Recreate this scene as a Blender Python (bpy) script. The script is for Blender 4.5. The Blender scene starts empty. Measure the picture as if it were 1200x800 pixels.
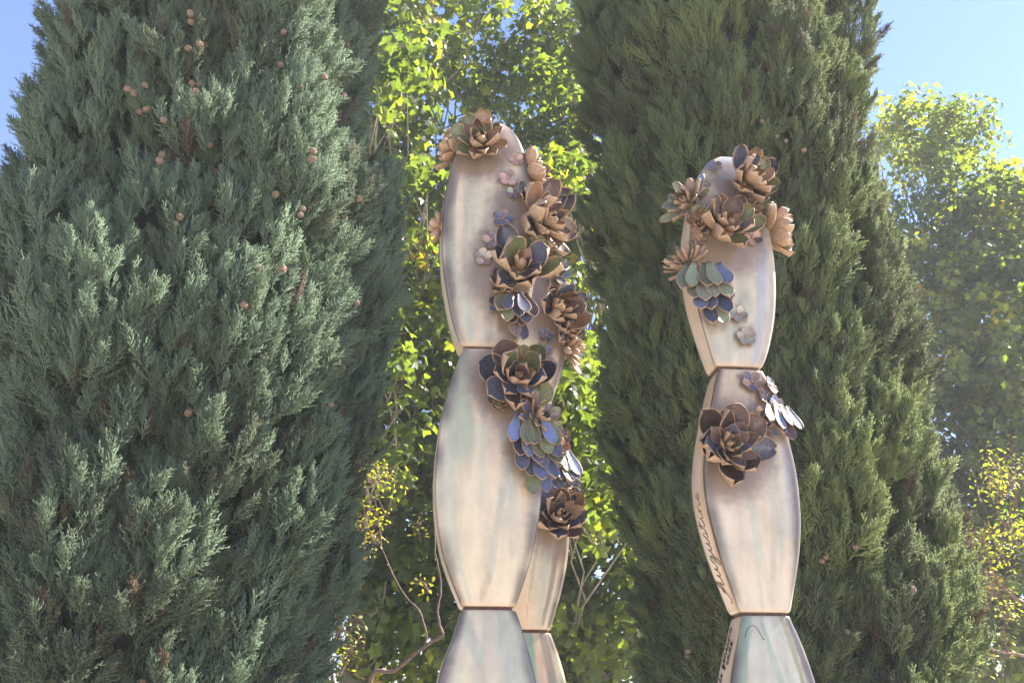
import bpy, math, random
import numpy as np
from mathutils import Vector, Matrix, noise as mnoise

# ------------------------------------------------------------------ camera, world, sun, exposure
sc = bpy.context.scene
COL = sc.collection
R = math.radians
PITCH = R(24.0); FPX = 1000.0
CAM = Vector((0, 0, 1.6))
cam_data = bpy.data.cameras.new('camera')
cam = bpy.data.objects.new('camera', cam_data); COL.objects.link(cam)
cam.location = CAM; cam.rotation_euler = (math.pi / 2 + PITCH, 0, 0)
cam_data.sensor_width = 36.0; cam_data.lens = 36.0 * FPX / 1200.0
cam_data.clip_start = 0.05; cam_data.clip_end = 3000
sc.camera = cam

SUN_AZ, SUN_EL = R(75.5), R(46)          # azimuth from +Y towards +X
world = bpy.data.worlds.new('World'); sc.world = world; world.use_nodes = True
wn = world.node_tree.nodes
sky = wn.new('ShaderNodeTexSky'); sky.sky_type = 'NISHITA'; sky.sun_disc = False
sky.sun_elevation = SUN_EL; sky.sun_rotation = SUN_AZ
sky.air_density = 1.0; sky.dust_density = 0.15; sky.ozone_density = 6.0
tint = wn.new('ShaderNodeMix'); tint.data_type = 'RGBA'; tint.blend_type = 'MULTIPLY'; tint.inputs[0].default_value = 1.0
tint.inputs[7].default_value = (1.10, 0.97, 1.03, 1)      # a slightly violet late-summer sky
world.node_tree.links.new(sky.outputs[0], tint.inputs[6]); world.node_tree.links.new(tint.outputs[2], wn['Background'].inputs[0])
wn['Background'].inputs[1].default_value = 0.065

sl = bpy.data.lights.new('sun', 'SUN'); sl.energy = 5.0; sl.angle = R(0.53); sl.color = (1.0, 0.93, 0.82)
sun = bpy.data.objects.new('sun', sl); COL.objects.link(sun)
SDIR = Vector((math.sin(SUN_AZ) * math.cos(SUN_EL), math.cos(SUN_AZ) * math.cos(SUN_EL), math.sin(SUN_EL)))
sun.rotation_euler = SDIR.to_track_quat('Z', 'Y').to_euler(); sun.location = (8, 6, 16)

sc.view_settings.view_transform = 'Standard'; sc.view_settings.look = 'None'
sc.view_settings.gamma = 1.0; sc.view_settings.use_curve_mapping = False
sc.view_settings.exposure = 2.45
sc.render.engine = 'CYCLES'
sc.cycles.use_denoising = True
sc.cycles.max_bounces = 6; sc.cycles.diffuse_bounces = 4; sc.cycles.glossy_bounces = 2
sc.cycles.transmission_bounces = 3; sc.cycles.volume_bounces = 0
sc.cycles.sample_clamp_indirect = 6.0

rng = np.random.default_rng(7)
random.seed(7)

# ------------------------------------------------------------------ pixel -> world helpers
FWD = Vector((0, math.cos(PITCH), math.sin(PITCH)))
UPV = Vector((0, -math.sin(PITCH), math.cos(PITCH)))
def ray(px, py):
    return (FWD * FPX + Vector((1, 0, 0)) * (px - 600) + UPV * (400 - py)).normalized()
def at_y(px, py, Y):
    d = ray(px, py); return CAM + d * (Y / d.y)
def project(p):
    v = Vector(p) - CAM; z = v.dot(FWD)
    return (600 + FPX * v.x / z, 400 - FPX * v.dot(UPV) / z, z)

# ------------------------------------------------------------------ object helpers
def tag(o, label=None, cat=None, group=None, kind=None):
    if label: o['label'] = label
    if cat: o['category'] = cat
    if group: o['group'] = group
    if kind: o['kind'] = kind
    return o
def link(name, data, parent=None, loc=None):
    o = bpy.data.objects.new(name, data); COL.objects.link(o)
    if parent is not None: o.parent = parent
    if loc is not None: o.location = loc
    return o
def mesh_np(name, verts, faces, mats=(), smooth=False, mat_idx=None):
    me = bpy.data.meshes.new(name)
    me.from_pydata([tuple(v) for v in verts], [], [tuple(int(i) for i in f) for f in faces])
    for m in mats: me.materials.append(m)
    if smooth: me.polygons.foreach_set('use_smooth', [True] * len(me.polygons))
    if mat_idx is not None: me.polygons.foreach_set('material_index', list(mat_idx))
    me.update(); return me
def tube_geo(pts, radii, n=8):
    """Tapered tube along pts: verts, faces."""
    pts = [Vector(p) for p in pts]; V, F = [], []
    nrm = None
    for i, p in enumerate(pts):
        t = (pts[min(i + 1, len(pts) - 1)] - pts[max(i - 1, 0)]).normalized()
        if nrm is None:
            nrm = t.orthogonal().normalized()
        nrm = (nrm - t * nrm.dot(t)).normalized(); b = t.cross(nrm)
        for k in range(n):
            a = 2 * math.pi * k / n
            V.append(p + (nrm * math.cos(a) + b * math.sin(a)) * radii[i])
    for i in range(len(pts) - 1):
        for k in range(n):
            F.append((i * n + k, i * n + (k + 1) % n, (i + 1) * n + (k + 1) % n, (i + 1) * n + k))
    F.append(tuple(range(n - 1, -1, -1))); F.append(tuple(range((len(pts) - 1) * n, len(pts) * n)))
    return V, F
class Geo:
    def __init__(s): s.V, s.F, s.M = [], [], []
    def add(s, V, F, m=0):
        o = len(s.V); s.V += [tuple(v) for v in V]
        s.F += [tuple(i + o for i in f) for f in F]; s.M += [m] * len(F)
    def mesh(s, name, mats, smooth=True): return mesh_np(name, s.V, s.F, mats, smooth, s.M)
def catmull(P, n=6):
    P = [Vector(p) for p in P]; out = []
    for i in range(len(P) - 1):
        a, b, c, d = P[max(i - 1, 0)], P[i], P[i + 1], P[min(i + 2, len(P) - 1)]
        for k in range(n):
            t = k / n
            out.append(0.5 * ((2 * b) + (c - a) * t + (2 * a - 5 * b + 4 * c - d) * t * t + (3 * b - a - 3 * c + d) * t ** 3))
    out.append(P[-1]); return out
def sstep(a, b, x):
    t = np.clip((x - a) / (b - a), 0, 1); return t * t * (3 - 2 * t)

# ------------------------------------------------------------------ materials
def new_mat(name):
    m = bpy.data.materials.new(name); m.use_nodes = True
    nt = m.node_tree; return m, nt, nt.nodes['Principled BSDF']
def ramp(nt, fac, stops):
    r = nt.nodes.new('ShaderNodeValToRGB'); e = r.color_ramp.elements
    while len(e) < len(stops): e.new(0.5)
    for el, (p, c) in zip(e, stops): el.position = p; el.color = (*c, 1)
    nt.links.new(fac, r.inputs[0]); return r.outputs[0]
def noise_tex(nt, scale, detail=4, coord='Object', rough=0.55):
    tc = nt.nodes.new('ShaderNodeTexCoord'); n = nt.nodes.new('ShaderNodeTexNoise')
    n.inputs['Scale'].default_value = scale; n.inputs['Detail'].default_value = detail; n.inputs['Roughness'].default_value = rough
    nt.links.new(tc.outputs[coord], n.inputs['Vector']); return n.outputs[0]
def bump(nt, p, height, strength, dist=0.01):
    b = nt.nodes.new('ShaderNodeBump'); b.inputs['Strength'].default_value = strength; b.inputs['Distance'].default_value = dist
    nt.links.new(height, b.inputs['Height']); nt.links.new(b.outputs[0], p.inputs['Normal'])
def mul_color(nt, a, b, fac=1.0, mode='MULTIPLY'):
    m = nt.nodes.new('ShaderNodeMix'); m.data_type = 'RGBA'; m.blend_type = mode
    m.inputs[0].default_value = fac
    nt.links.new(a, m.inputs[6]); nt.links.new(b, m.inputs[7]); return m.outputs[2]

def glaze_mat(name, c0, c1, rough=0.32):
    m, nt, p = new_mat(name)
    nz = noise_tex(nt, 28, 5)
    col = ramp(nt, nz, [(0.30, c0), (0.56, c1), (0.70, tuple(0.45 * a + 0.55 * b for a, b in zip(c1, (0.20, 0.135, 0.09))))])
    oi = nt.nodes.new('ShaderNodeObjectInfo')
    v = ramp(nt, oi.outputs['Random'], [(0.0, (0.45, 0.45, 0.45)), (1.0, (1.3, 1.3, 1.3))])
    nt.links.new(mul_color(nt, col, v), p.inputs['Base Color'])
    p.inputs['Roughness'].default_value = rough
    p.inputs['Coat Weight'].default_value = 0.25; p.inputs['Coat Roughness'].default_value = 0.22
    bump(nt, p, noise_tex(nt, 70, 3), 0.25, 0.002)
    return m
GLAZE = {
    'navy': glaze_mat('glaze_navy', (0.035, 0.040, 0.066), (0.085, 0.095, 0.145)),
    'blue': glaze_mat('glaze_blue', (0.045, 0.068, 0.14), (0.12, 0.16, 0.27)),
    'purple': glaze_mat('glaze_purple', (0.062, 0.046, 0.050), (0.155, 0.112, 0.112)),
    'brown': glaze_mat('glaze_brown', (0.14, 0.085, 0.055), (0.30, 0.19, 0.13)),
    'olive': glaze_mat('glaze_olive', (0.07, 0.08, 0.05), (0.17, 0.19, 0.11)),
    'green': glaze_mat('glaze_green', (0.085, 0.115, 0.08), (0.18, 0.215, 0.145)),
    'teal': glaze_mat('glaze_teal', (0.04, 0.12, 0.15), (0.10, 0.24, 0.28)),
    'rose': glaze_mat('glaze_rose', (0.26, 0.16, 0.13), (0.44, 0.29, 0.24)),
    'pale': glaze_mat('glaze_pale', (0.24, 0.215, 0.185), (0.35, 0.30, 0.255)),
    'sage': glaze_mat('glaze_sage', (0.15, 0.17, 0.15), (0.26, 0.28, 0.235)),
}
def clay_mat():
    m, nt, p = new_mat('bare_clay')
    nt.links.new(ramp(nt, noise_tex(nt, 22, 6), [(0.28, (0.10, 0.070, 0.060)), (0.40, (0.22, 0.142, 0.090)), (0.72, (0.37, 0.255, 0.165))]), p.inputs['Base Color'])
    p.inputs['Roughness'].default_value = 0.55; p.inputs['Specular IOR Level'].default_value = 0.4
    bump(nt, p, noise_tex(nt, 120, 3), 0.3, 0.002); return m
CLAY = clay_mat()
def segment_mat():
    m, nt, p = new_mat('painted_ceramic')
    at = nt.nodes.new('ShaderNodeAttribute'); at.attribute_name = 'glaze'
    mot = ramp(nt, noise_tex(nt, 9, 8, rough=0.7), [(0.25, (0.78, 0.78, 0.77)), (0.75, (1.1, 1.09, 1.08))])
    c = mul_color(nt, at.outputs['Color'], mot)
    tc = nt.nodes.new('ShaderNodeTexCoord'); mp = nt.nodes.new('ShaderNodeMapping'); mp.inputs['Scale'].default_value = (26, 26, 5)
    ns = nt.nodes.new('ShaderNodeTexNoise'); ns.inputs['Scale'].default_value = 1.0; ns.inputs['Detail'].default_value = 5
    nt.links.new(tc.outputs['Object'], mp.inputs[0]); nt.links.new(mp.outputs[0], ns.inputs['Vector'])
    st = ramp(nt, ns.outputs[0], [(0.35, (0.86, 0.85, 0.84)), (0.62, (1.04, 1.04, 1.04))])
    c = mul_color(nt, c, st, 0.8)
    vo = nt.nodes.new('ShaderNodeTexVoronoi'); vo.inputs['Scale'].default_value = 75
    nt.links.new(tc.outputs['Object'], vo.inputs['Vector'])
    sp = ramp(nt, vo.outputs['Distance'], [(0.05, (0.35, 0.30, 0.26)), (0.085, (1, 1, 1))])
    msk = ramp(nt, noise_tex(nt, 14, 2), [(0.55, (1, 1, 1)), (0.62, (0, 0, 0))])
    mx = nt.nodes.new('ShaderNodeMix'); mx.data_type = 'RGBA'; mx.blend_type = 'MULTIPLY'
    inv = nt.nodes.new('ShaderNodeInvert'); nt.links.new(msk, inv.inputs['Color'])
    nt.links.new(inv.outputs[0], mx.inputs[0]); nt.links.new(c, mx.inputs[6]); nt.links.new(sp, mx.inputs[7])
    vc = nt.nodes.new('ShaderNodeTexVoronoi'); vc.feature = 'DISTANCE_TO_EDGE'; vc.inputs['Scale'].default_value = 95
    wb = nt.nodes.new('ShaderNodeTexNoise'); wb.inputs['Scale'].default_value = 18; wb.inputs['Detail'].default_value = 4
    nt.links.new(tc.outputs['Object'], wb.inputs['Vector'])
    av = nt.nodes.new('ShaderNodeMix'); av.data_type = 'RGBA'; av.inputs[0].default_value = 0.06
    nt.links.new(tc.outputs['Object'], av.inputs[6]); nt.links.new(wb.outputs['Color'], av.inputs[7]); nt.links.new(av.outputs[2], vc.inputs['Vector'])
    cr = ramp(nt, vc.outputs['Distance'], [(0.0, (0.74, 0.70, 0.67)), (0.05, (1, 1, 1))])
    cm = ramp(nt, noise_tex(nt, 5, 3), [(0.48, (0, 0, 0)), (0.60, (0.8, 0.8, 0.8))])
    m3 = nt.nodes.new('ShaderNodeMix'); m3.data_type = 'RGBA'; m3.blend_type = 'MULTIPLY'
    nt.links.new(cm, m3.inputs[0]); nt.links.new(mx.outputs[2], m3.inputs[6]); nt.links.new(cr, m3.inputs[7])
    nt.links.new(m3.outputs[2], p.inputs['Base Color'])
    p.inputs['Roughness'].default_value = 0.32; p.inputs['Coat Weight'].default_value = 0.3; p.inputs['Coat Roughness'].default_value = 0.25
    bump(nt, p, noise_tex(nt, 35, 6), 0.22, 0.004)
    return m
SEGMAT = segment_mat()
def plain(name, c0, c1, scale=10, rough=0.8, bs=0.4, bd=0.01):
    m, nt, p = new_mat(name)
    nt.links.new(ramp(nt, noise_tex(nt, scale, 6), [(0.3, c0), (0.7, c1)]), p.inputs['Base Color'])
    p.inputs['Roughness'].default_value = rough; p.inputs['Specular IOR Level'].default_value = 0.3
    bump(nt, p, noise_tex(nt, scale * 3, 5), bs, bd); return m
MORTAR = plain('joint_mortar', (0.06, 0.035, 0.028), (0.11, 0.065, 0.05), 40)
INK = plain('dark_ink', (0.02, 0.018, 0.02), (0.05, 0.04, 0.04), 30, 0.4, 0.1, 0.001)
PLINTH = plain('concrete', (0.30, 0.28, 0.25), (0.42, 0.40, 0.36), 8)
BARK_PLANE = plain('plane_bark', (0.10, 0.085, 0.06), (0.24, 0.21, 0.155), 5)
BARK_RED = plain('smooth_reddish_bark', (0.09, 0.055, 0.042), (0.20, 0.13, 0.10), 25)
BARK_CYP = plain('cypress_bark', (0.08, 0.06, 0.045), (0.17, 0.13, 0.10), 9)
CONE = plain('cypress_cone', (0.11, 0.078, 0.056), (0.26, 0.18, 0.125), 90)
GROUND = plain('sandy_ground', (0.40, 0.36, 0.31), (0.52, 0.475, 0.41), 1.7)
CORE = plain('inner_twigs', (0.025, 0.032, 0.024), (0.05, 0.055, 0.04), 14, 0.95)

def leaf_mat(name, stops, trans, tcol_gain=(1.0, 1.0, 1.0), rough=0.45, spec=0.35):
    """Leaf surface; colour from the instance's own tint value; part of the light passes through."""
    m, nt, p = new_mat(name)
    at = nt.nodes.new('ShaderNodeAttribute'); at.attribute_name = 'tint'; at.attribute_type = 'INSTANCER'
    oi = nt.nodes.new('ShaderNodeObjectInfo')
    nz = noise_tex(nt, 6, 2)
    ad = nt.nodes.new('ShaderNodeMath'); ad.operation = 'MULTIPLY_ADD'; ad.inputs[1].default_value = 0.5; ad.inputs[2].default_value = -0.25
    nt.links.new(nz, ad.inputs[0])
    ad2 = nt.nodes.new('ShaderNodeMath'); ad2.operation = 'ADD'
    nt.links.new(ad.outputs[0], ad2.inputs[0]); nt.links.new(at.outputs['Fac'], ad2.inputs[1])
    col = ramp(nt, ad2.outputs[0], stops)
    nt.links.new(col, p.inputs['Base Color']); p.inputs['Roughness'].default_value = rough; p.inputs['Specular IOR Level'].default_value = spec
    if trans > 0:
        tr = nt.nodes.new('ShaderNodeBsdfTranslucent')
        g = nt.nodes.new('ShaderNodeRGB'); g.outputs[0].default_value = (*tcol_gain, 1)
        nt.links.new(mul_color(nt, col, g.outputs[0]), tr.inputs['Color'])
        mx = nt.nodes.new('ShaderNodeMixShader'); mx.inputs[0].default_value = trans
        nt.links.new(p.outputs[0], mx.inputs[1]); nt.links.new(tr.outputs[0], mx.inputs[2])
        nt.links.new(mx.outputs[0], nt.nodes['Material Output'].inputs[0])
    return m
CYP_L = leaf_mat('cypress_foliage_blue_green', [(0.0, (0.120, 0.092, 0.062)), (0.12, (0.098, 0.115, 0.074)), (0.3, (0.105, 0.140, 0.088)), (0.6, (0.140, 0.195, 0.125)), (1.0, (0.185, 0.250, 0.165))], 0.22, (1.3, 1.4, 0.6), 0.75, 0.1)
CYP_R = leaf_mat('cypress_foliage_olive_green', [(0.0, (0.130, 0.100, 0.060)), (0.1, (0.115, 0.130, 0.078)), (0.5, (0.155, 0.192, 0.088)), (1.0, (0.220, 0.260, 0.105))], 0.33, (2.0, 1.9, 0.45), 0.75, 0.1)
PLANE_LEAF = leaf_mat('plane_tree_leaf', [(0.0, (0.028, 0.046, 0.019)), (0.55, (0.056, 0.080, 0.021)), (0.85, (0.12, 0.14, 0.028)), (1.0, (0.24, 0.17, 0.05))], 0.55, (5.0, 4.5, 1.0), 0.4, 0.35)
SHRUB_LEAF = leaf_mat('turning_shrub_leaf', [(0.0, (0.07, 0.11, 0.03)), (0.4, (0.15, 0.17, 0.03)), (0.75, (0.22, 0.20, 0.03)), (1.0, (0.26, 0.16, 0.03))], 0.5, (2.4, 2.3, 0.6), 0.4, 0.4)

# ------------------------------------------------------------------ ground
def ground():
    V, F = [(0, 0, 0)], []
    rings = [3, 8, 20, 60, 200, 600]; n = 48
    for r in rings:
        for k in range(n):
            a = 2 * math.pi * k / n
            V.append((r * math.cos(a), r * math.sin(a), 0))
    for k in range(n): F.append((0, 1 + k, 1 + (k + 1) % n))
    for j in range(len(rings) - 1):
        for k in range(n):
            a = 1 + j * n
            F.append((a + k, a + n + k, a + n + (k + 1) % n, a + (k + 1) % n))
    o = link('ground', mesh_np('ground', V, F, [GROUND])); tag(o, kind='structure')
ground()

# ------------------------------------------------------------------ ceramic totems
NS_F, NS_S, NC = 44, 12, 4                       # section samples on front/back, sides, corners
def section():
    """Rounded-rectangle parameters: list of (face, s, kind) running counter-clockwise seen from above, from front-left."""
    pts = []
    for face, n in (('F', NS_F), ('R', NS_S), ('B', NS_F), ('L', NS_S)):
        for i in range(n):
            pts.append((face, -1 + 2 * i / (n - 1)))
    return pts
SEC = section()
def section_xy(x0, x1, d, bul):
    """World-size outline of one slice: front at y=-d/2, slightly convex faces with rounded corners."""
    cx, hw, hd = (x0 + x1) / 2, max((x1 - x0) / 2, 1e-3), d / 2
    r = min(0.013, hw * 0.45, hd * 0.45)
    out = []
    for face, s in SEC:
        if face in 'FB':
            sx = s if face == 'F' else -s
            a = abs(sx); x = sx * hw; y = hd
            inset = max(0.0, a * hw - (hw - r))
            y -= (r - math.sqrt(max(r * r - inset * inset, 0))) * 0.7
            y += bul * (1 - a * a)
            out.append((cx + x * (1 - 0.0), -y if face == 'F' else y))
        else:
            sy = s if face == 'R' else -s
            a = abs(sy)
            inset = max(0.0, a * hd - (hd - r))
            x = hw - (r - math.sqrt(max(r * r - inset * inset, 0))) * 0.7 + 0.3 * bul * (1 - a * a)
            y = sy * hd * 0.93
            out.append((cx + x if face == 'R' else cx - x, y))
    return out

class Totem:
    def __init__(s, name_label, bx, by, rz, group):
        s.root = link('ceramic_totem', None, loc=(bx, by, 0)); s.root.rotation_euler = (0, 0, rz)
        tag(s.root, name_label, 'sculpture', group)
        s.M = Matrix.Translation((bx, by, 0)) @ Matrix.Rotation(rz, 4, 'Z'); s.Mi = s.M.inverted()
        s.segs = []; s.ros = []
    def local(s, px, py, y):
        """Pixel ray met with the totem's own plane local-y = y."""
        o = s.Mi @ CAM; d = s.Mi.to_3x3() @ ray(px, py)
        return o + d * ((y - o.y) / d.y)
    def seg(s, rows, dj, dm, dome, style, side_tint):
        """rows: photo rows (py, x left, x right) of the front face, top first."""
        n = len(rows); py0, py1 = rows[0][0], rows[-1][0]
        zl, xl, zr, xr = [], [], [], []
        for py, a, b in rows:
            t = (py1 - py) / (py1 - py0)
            d = s.depth(t, dj, dm, dome)
            p = s.local(a, py, -d / 2); q = s.local(b, py, -d / 2)
            zl.append(p.z); xl.append(p.x); zr.append(q.z); xr.append(q.x)
        z1 = (zl[0] + zr[0]) / 2; z0 = (zl[-1] + zr[-1]) / 2
        s.add(z0, z1, (zl[::-1], xl[::-1]), (zr[::-1], xr[::-1]), dj, dm, dome, style, side_tint)
    @staticmethod
    def depth(t, dj, dm, dome):
        b = math.sin(math.pi * min(max(t, 0), 1)) ** 0.75 if not dome else math.sin(math.pi * min(max(t * 0.72, 0), 1)) ** 0.75
        d = dj + (dm - dj) * b
        if dome and t > 0.72:
            u = (t - 0.72) / 0.28; d *= math.sqrt(max(1 - u ** 2.2, 0.012))
        return d
    def add(s, z0, z1, L, Rr, dj, dm, dome, style, side_tint):
        s.segs.append(dict(z0=z0, z1=z1, L=L, R=Rr, dj=dj, dm=dm, dome=dome, style=style, tint=side_tint))
    def edges(s, z):
        for g in s.segs:
            if g['z0'] - 1e-4 <= z <= g['z1'] + 1e-4: break
        else:
            g = min(s.segs, key=lambda g: min(abs(z - g['z0']), abs(z - g['z1'])))
        t = (z - g['z0']) / (g['z1'] - g['z0'])
        return smooth_interp(z, *g['L']), smooth_interp(z, *g['R']), s.depth(t, g['dj'], g['dm'], g['dome'])
    def build(s):
        NR = 90
        for gi, g in enumerate(s.segs):
            V, C, F = [], [], []
            z0, z1 = g['z0'] + 0.0022, g['z1'] - (0.0022 if not g['dome'] else 0)
            ts = list(np.linspace(0, 1, NR))
            if g['dome']:
                ts = [1 - (1 - t) ** 1.9 for t in ts]
            lead = [(0, 0.86), (0, 0.955)]          # softened lower lip
            rows = [(0.0, 0.93), (0.0015, 0.97), (0.005, 0.992)] + [(t, 1.0) for t in ts[1:]]
            if not g['dome']:
                rows = rows[:-1] + [(0.995, 0.99), (0.9985, 0.965), (1.0, 0.92)]
            ns = len(SEC)
            for t, k in rows:
                z = z0 + (z1 - z0) * t
                a, b, d = s.edges(min(max(z, g['z0']), g['z1']))
                if g['dome'] and t >= 0.999: a, b, d = (a + b) / 2 - 0.004, (a + b) / 2 + 0.004, 0.008
                cx, hw = (a + b) / 2, (b - a) / 2 * k
                bul = 0.012 * math.sin(math.pi * min(t, 0.97)) + 0.002
                sec = section_xy(cx - hw, cx + hw, d * k, bul * min(1, hw / 0.05))
                for (face, sv), (x, y) in zip(SEC, sec):
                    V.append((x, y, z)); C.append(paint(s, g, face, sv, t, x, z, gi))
            nr = len(rows)
            for j in range(nr - 1):
                for k in range(ns):
                    F.append((j * ns + k, j * ns + (k + 1) % ns, (j + 1) * ns + (k + 1) % ns, (j + 1) * ns + k))
            F.append(tuple(range(ns - 1, -1, -1))); F.append(tuple(range((nr - 1) * ns, nr * ns)))
            me = mesh_np('segment', V, F, [SEGMAT], True)
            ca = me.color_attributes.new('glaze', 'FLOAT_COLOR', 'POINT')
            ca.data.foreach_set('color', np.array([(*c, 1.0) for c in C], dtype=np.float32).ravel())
            o = link('segment', me, s.root)
            if g['z0'] > 0.6:                       # mortar joint below this segment
                a, b, d = s.edges(g['z0'] + 0.004)
                cx, hw = (a + b) / 2, (b - a) / 2 * 0.885
                VV, FF = [], []
                for zz in (g['z0'] - 0.012, g['z0'] + 0.012):
                    VV += [(x, y, zz) for x, y in section_xy(cx - hw, cx + hw, d * 0.885, 0.0)]
                FF = [(k, (k + 1) % ns, ns + (k + 1) % ns, ns + k) for k in range(ns)] + [tuple(range(ns - 1, -1, -1)), tuple(range(ns, 2 * ns))]
                link('mortar_joint', mesh_np('mortar_joint', VV, FF, [MORTAR]), s.root)
        # plinth
        zb = s.segs[-1]['z0']; a, b, d = s.edges(zb); cx = (a + b) / 2
        VV = []
        for zz, k in ((0, 0.21), (zb - 0.012, 0.21), (zb - 0.001, 0.20)):
            VV += [(cx - k, -k * .8, zz), (cx + k, -k * .8, zz), (cx + k, k * .8, zz), (cx - k, k * .8, zz)]
        FF = [(j * 4 + k, j * 4 + (k + 1) % 4, j * 4 + 4 + (k + 1) % 4, j * 4 + 4 + k) for j in range(2) for k in range(4)] + [(3, 2, 1, 0), (8, 9, 10, 11)]
        link('plinth', mesh_np('plinth', VV, FF, [PLINTH]), s.root)

def smooth_interp(z, Z, X):
    n = len(Z)
    if z <= Z[0]: return X[0]
    if z >= Z[-1]: return X[-1]
    i = int(np.searchsorted(Z, z)) - 1; i = min(max(i, 0), n - 2)
    h = Z[i + 1] - Z[i]; t = (z - Z[i]) / h
    def slope(k):
        if k == 0: return (X[1] - X[0]) / (Z[1] - Z[0])
        if k == n - 1: return (X[-1] - X[-2]) / (Z[-1] - Z[-2])
        return (X[k + 1] - X[k - 1]) / (Z[k + 1] - Z[k - 1])
    m0, m1 = slope(i) * h, slope(i + 1) * h
    return (2 * t ** 3 - 3 * t ** 2 + 1) * X[i] + (t ** 3 - 2 * t ** 2 + t) * m0 + (-2 * t ** 3 + 3 * t ** 2) * X[i + 1] + (t ** 3 - t ** 2) * m1

def lerp3(a, b, f): return tuple(a[i] + (b[i] - a[i]) * f for i in range(3))
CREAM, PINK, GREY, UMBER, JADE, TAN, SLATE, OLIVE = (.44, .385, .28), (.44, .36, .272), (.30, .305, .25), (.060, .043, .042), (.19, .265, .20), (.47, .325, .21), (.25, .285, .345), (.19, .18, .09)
LAVENDER = (.43, .378, .31)
BASE = {'R2': (LAVENDER, PINK), 'R1': (CREAM, LAVENDER), 'R3': (CREAM, (.40, .385, .32)), 'L3': ((.31, .335, .265), CREAM), 'B3': ((.26, .31, .22), TAN), 'B2': (TAN, CREAM), 'B1': (CREAM, TAN)}
BRUSH = {   # soft brush sweeps on the front faces: (s0, t0, s1, t1, half width, colour, strength)
    'L2': [(.35, .55, .05, .10, .10, GREY, .55), (.05, .10, -.25, .03, .07, UMBER, .22), (-.85, .9, -.55, .62, .35, JADE, .5), (-.75, .6, -.75, .15, .14, GREY, .6), (.3, .6, .55, .2, .12, GREY, .5)],
    'R2': [(-.35, .75, .1, .08, .09, GREY, .4), (.55, .9, .25, .05, .10, GREY, .45), (.8, .8, .7, .3, .1, SLATE, .4)],
    'R1': [(.75, .8, .55, .05, .15, SLATE, .55), (-.2, .1, .2, .25, .2, JADE, .35), (0, .95, .5, .7, .5, SLATE, .7)],
    'L1': [(-.8, .9, -.85, .2, .10, UMBER, .35), (-.35, .85, -.45, .1, .16, GREY, .35), (-.9, .5, -.6, .05, .12, GREY, .5)],
    'R3': [(-.25, 1.0, .35, .55, .08, JADE, .5), (.45, 1.0, .3, .75, .08, GREY, .55), (.35, .75, .6, .3, .10, GREY, .5), (-.80, 1, -.88, .2, .20, JADE, .8), (-.3, .75, -.5, .1, .1, GREY, .5), (.60, 1, .74, .3, .10, OLIVE, .7), (.82, 1, .92, .3, .14, UMBER, .55)],
    'L3': [(-.8, .95, -.2, .8, .15, GREY, .6), (-.1, .75, .2, .3, .06, UMBER, .2), (.5, 1, .6, .2, .3, GREY, .6), (0, 1, 0, .7, .15, PINK, .5)],
    'B3': [(-.2, .95, -.1, .2, .35, JADE, .7), (.55, 1, .6, .2, .18, UMBER, .5)],
    'B2': [(.3, .55, -.2, .05, .05, UMBER, .25), (.8, .7, .55, .05, .12, UMBER, .5)],
}
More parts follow.
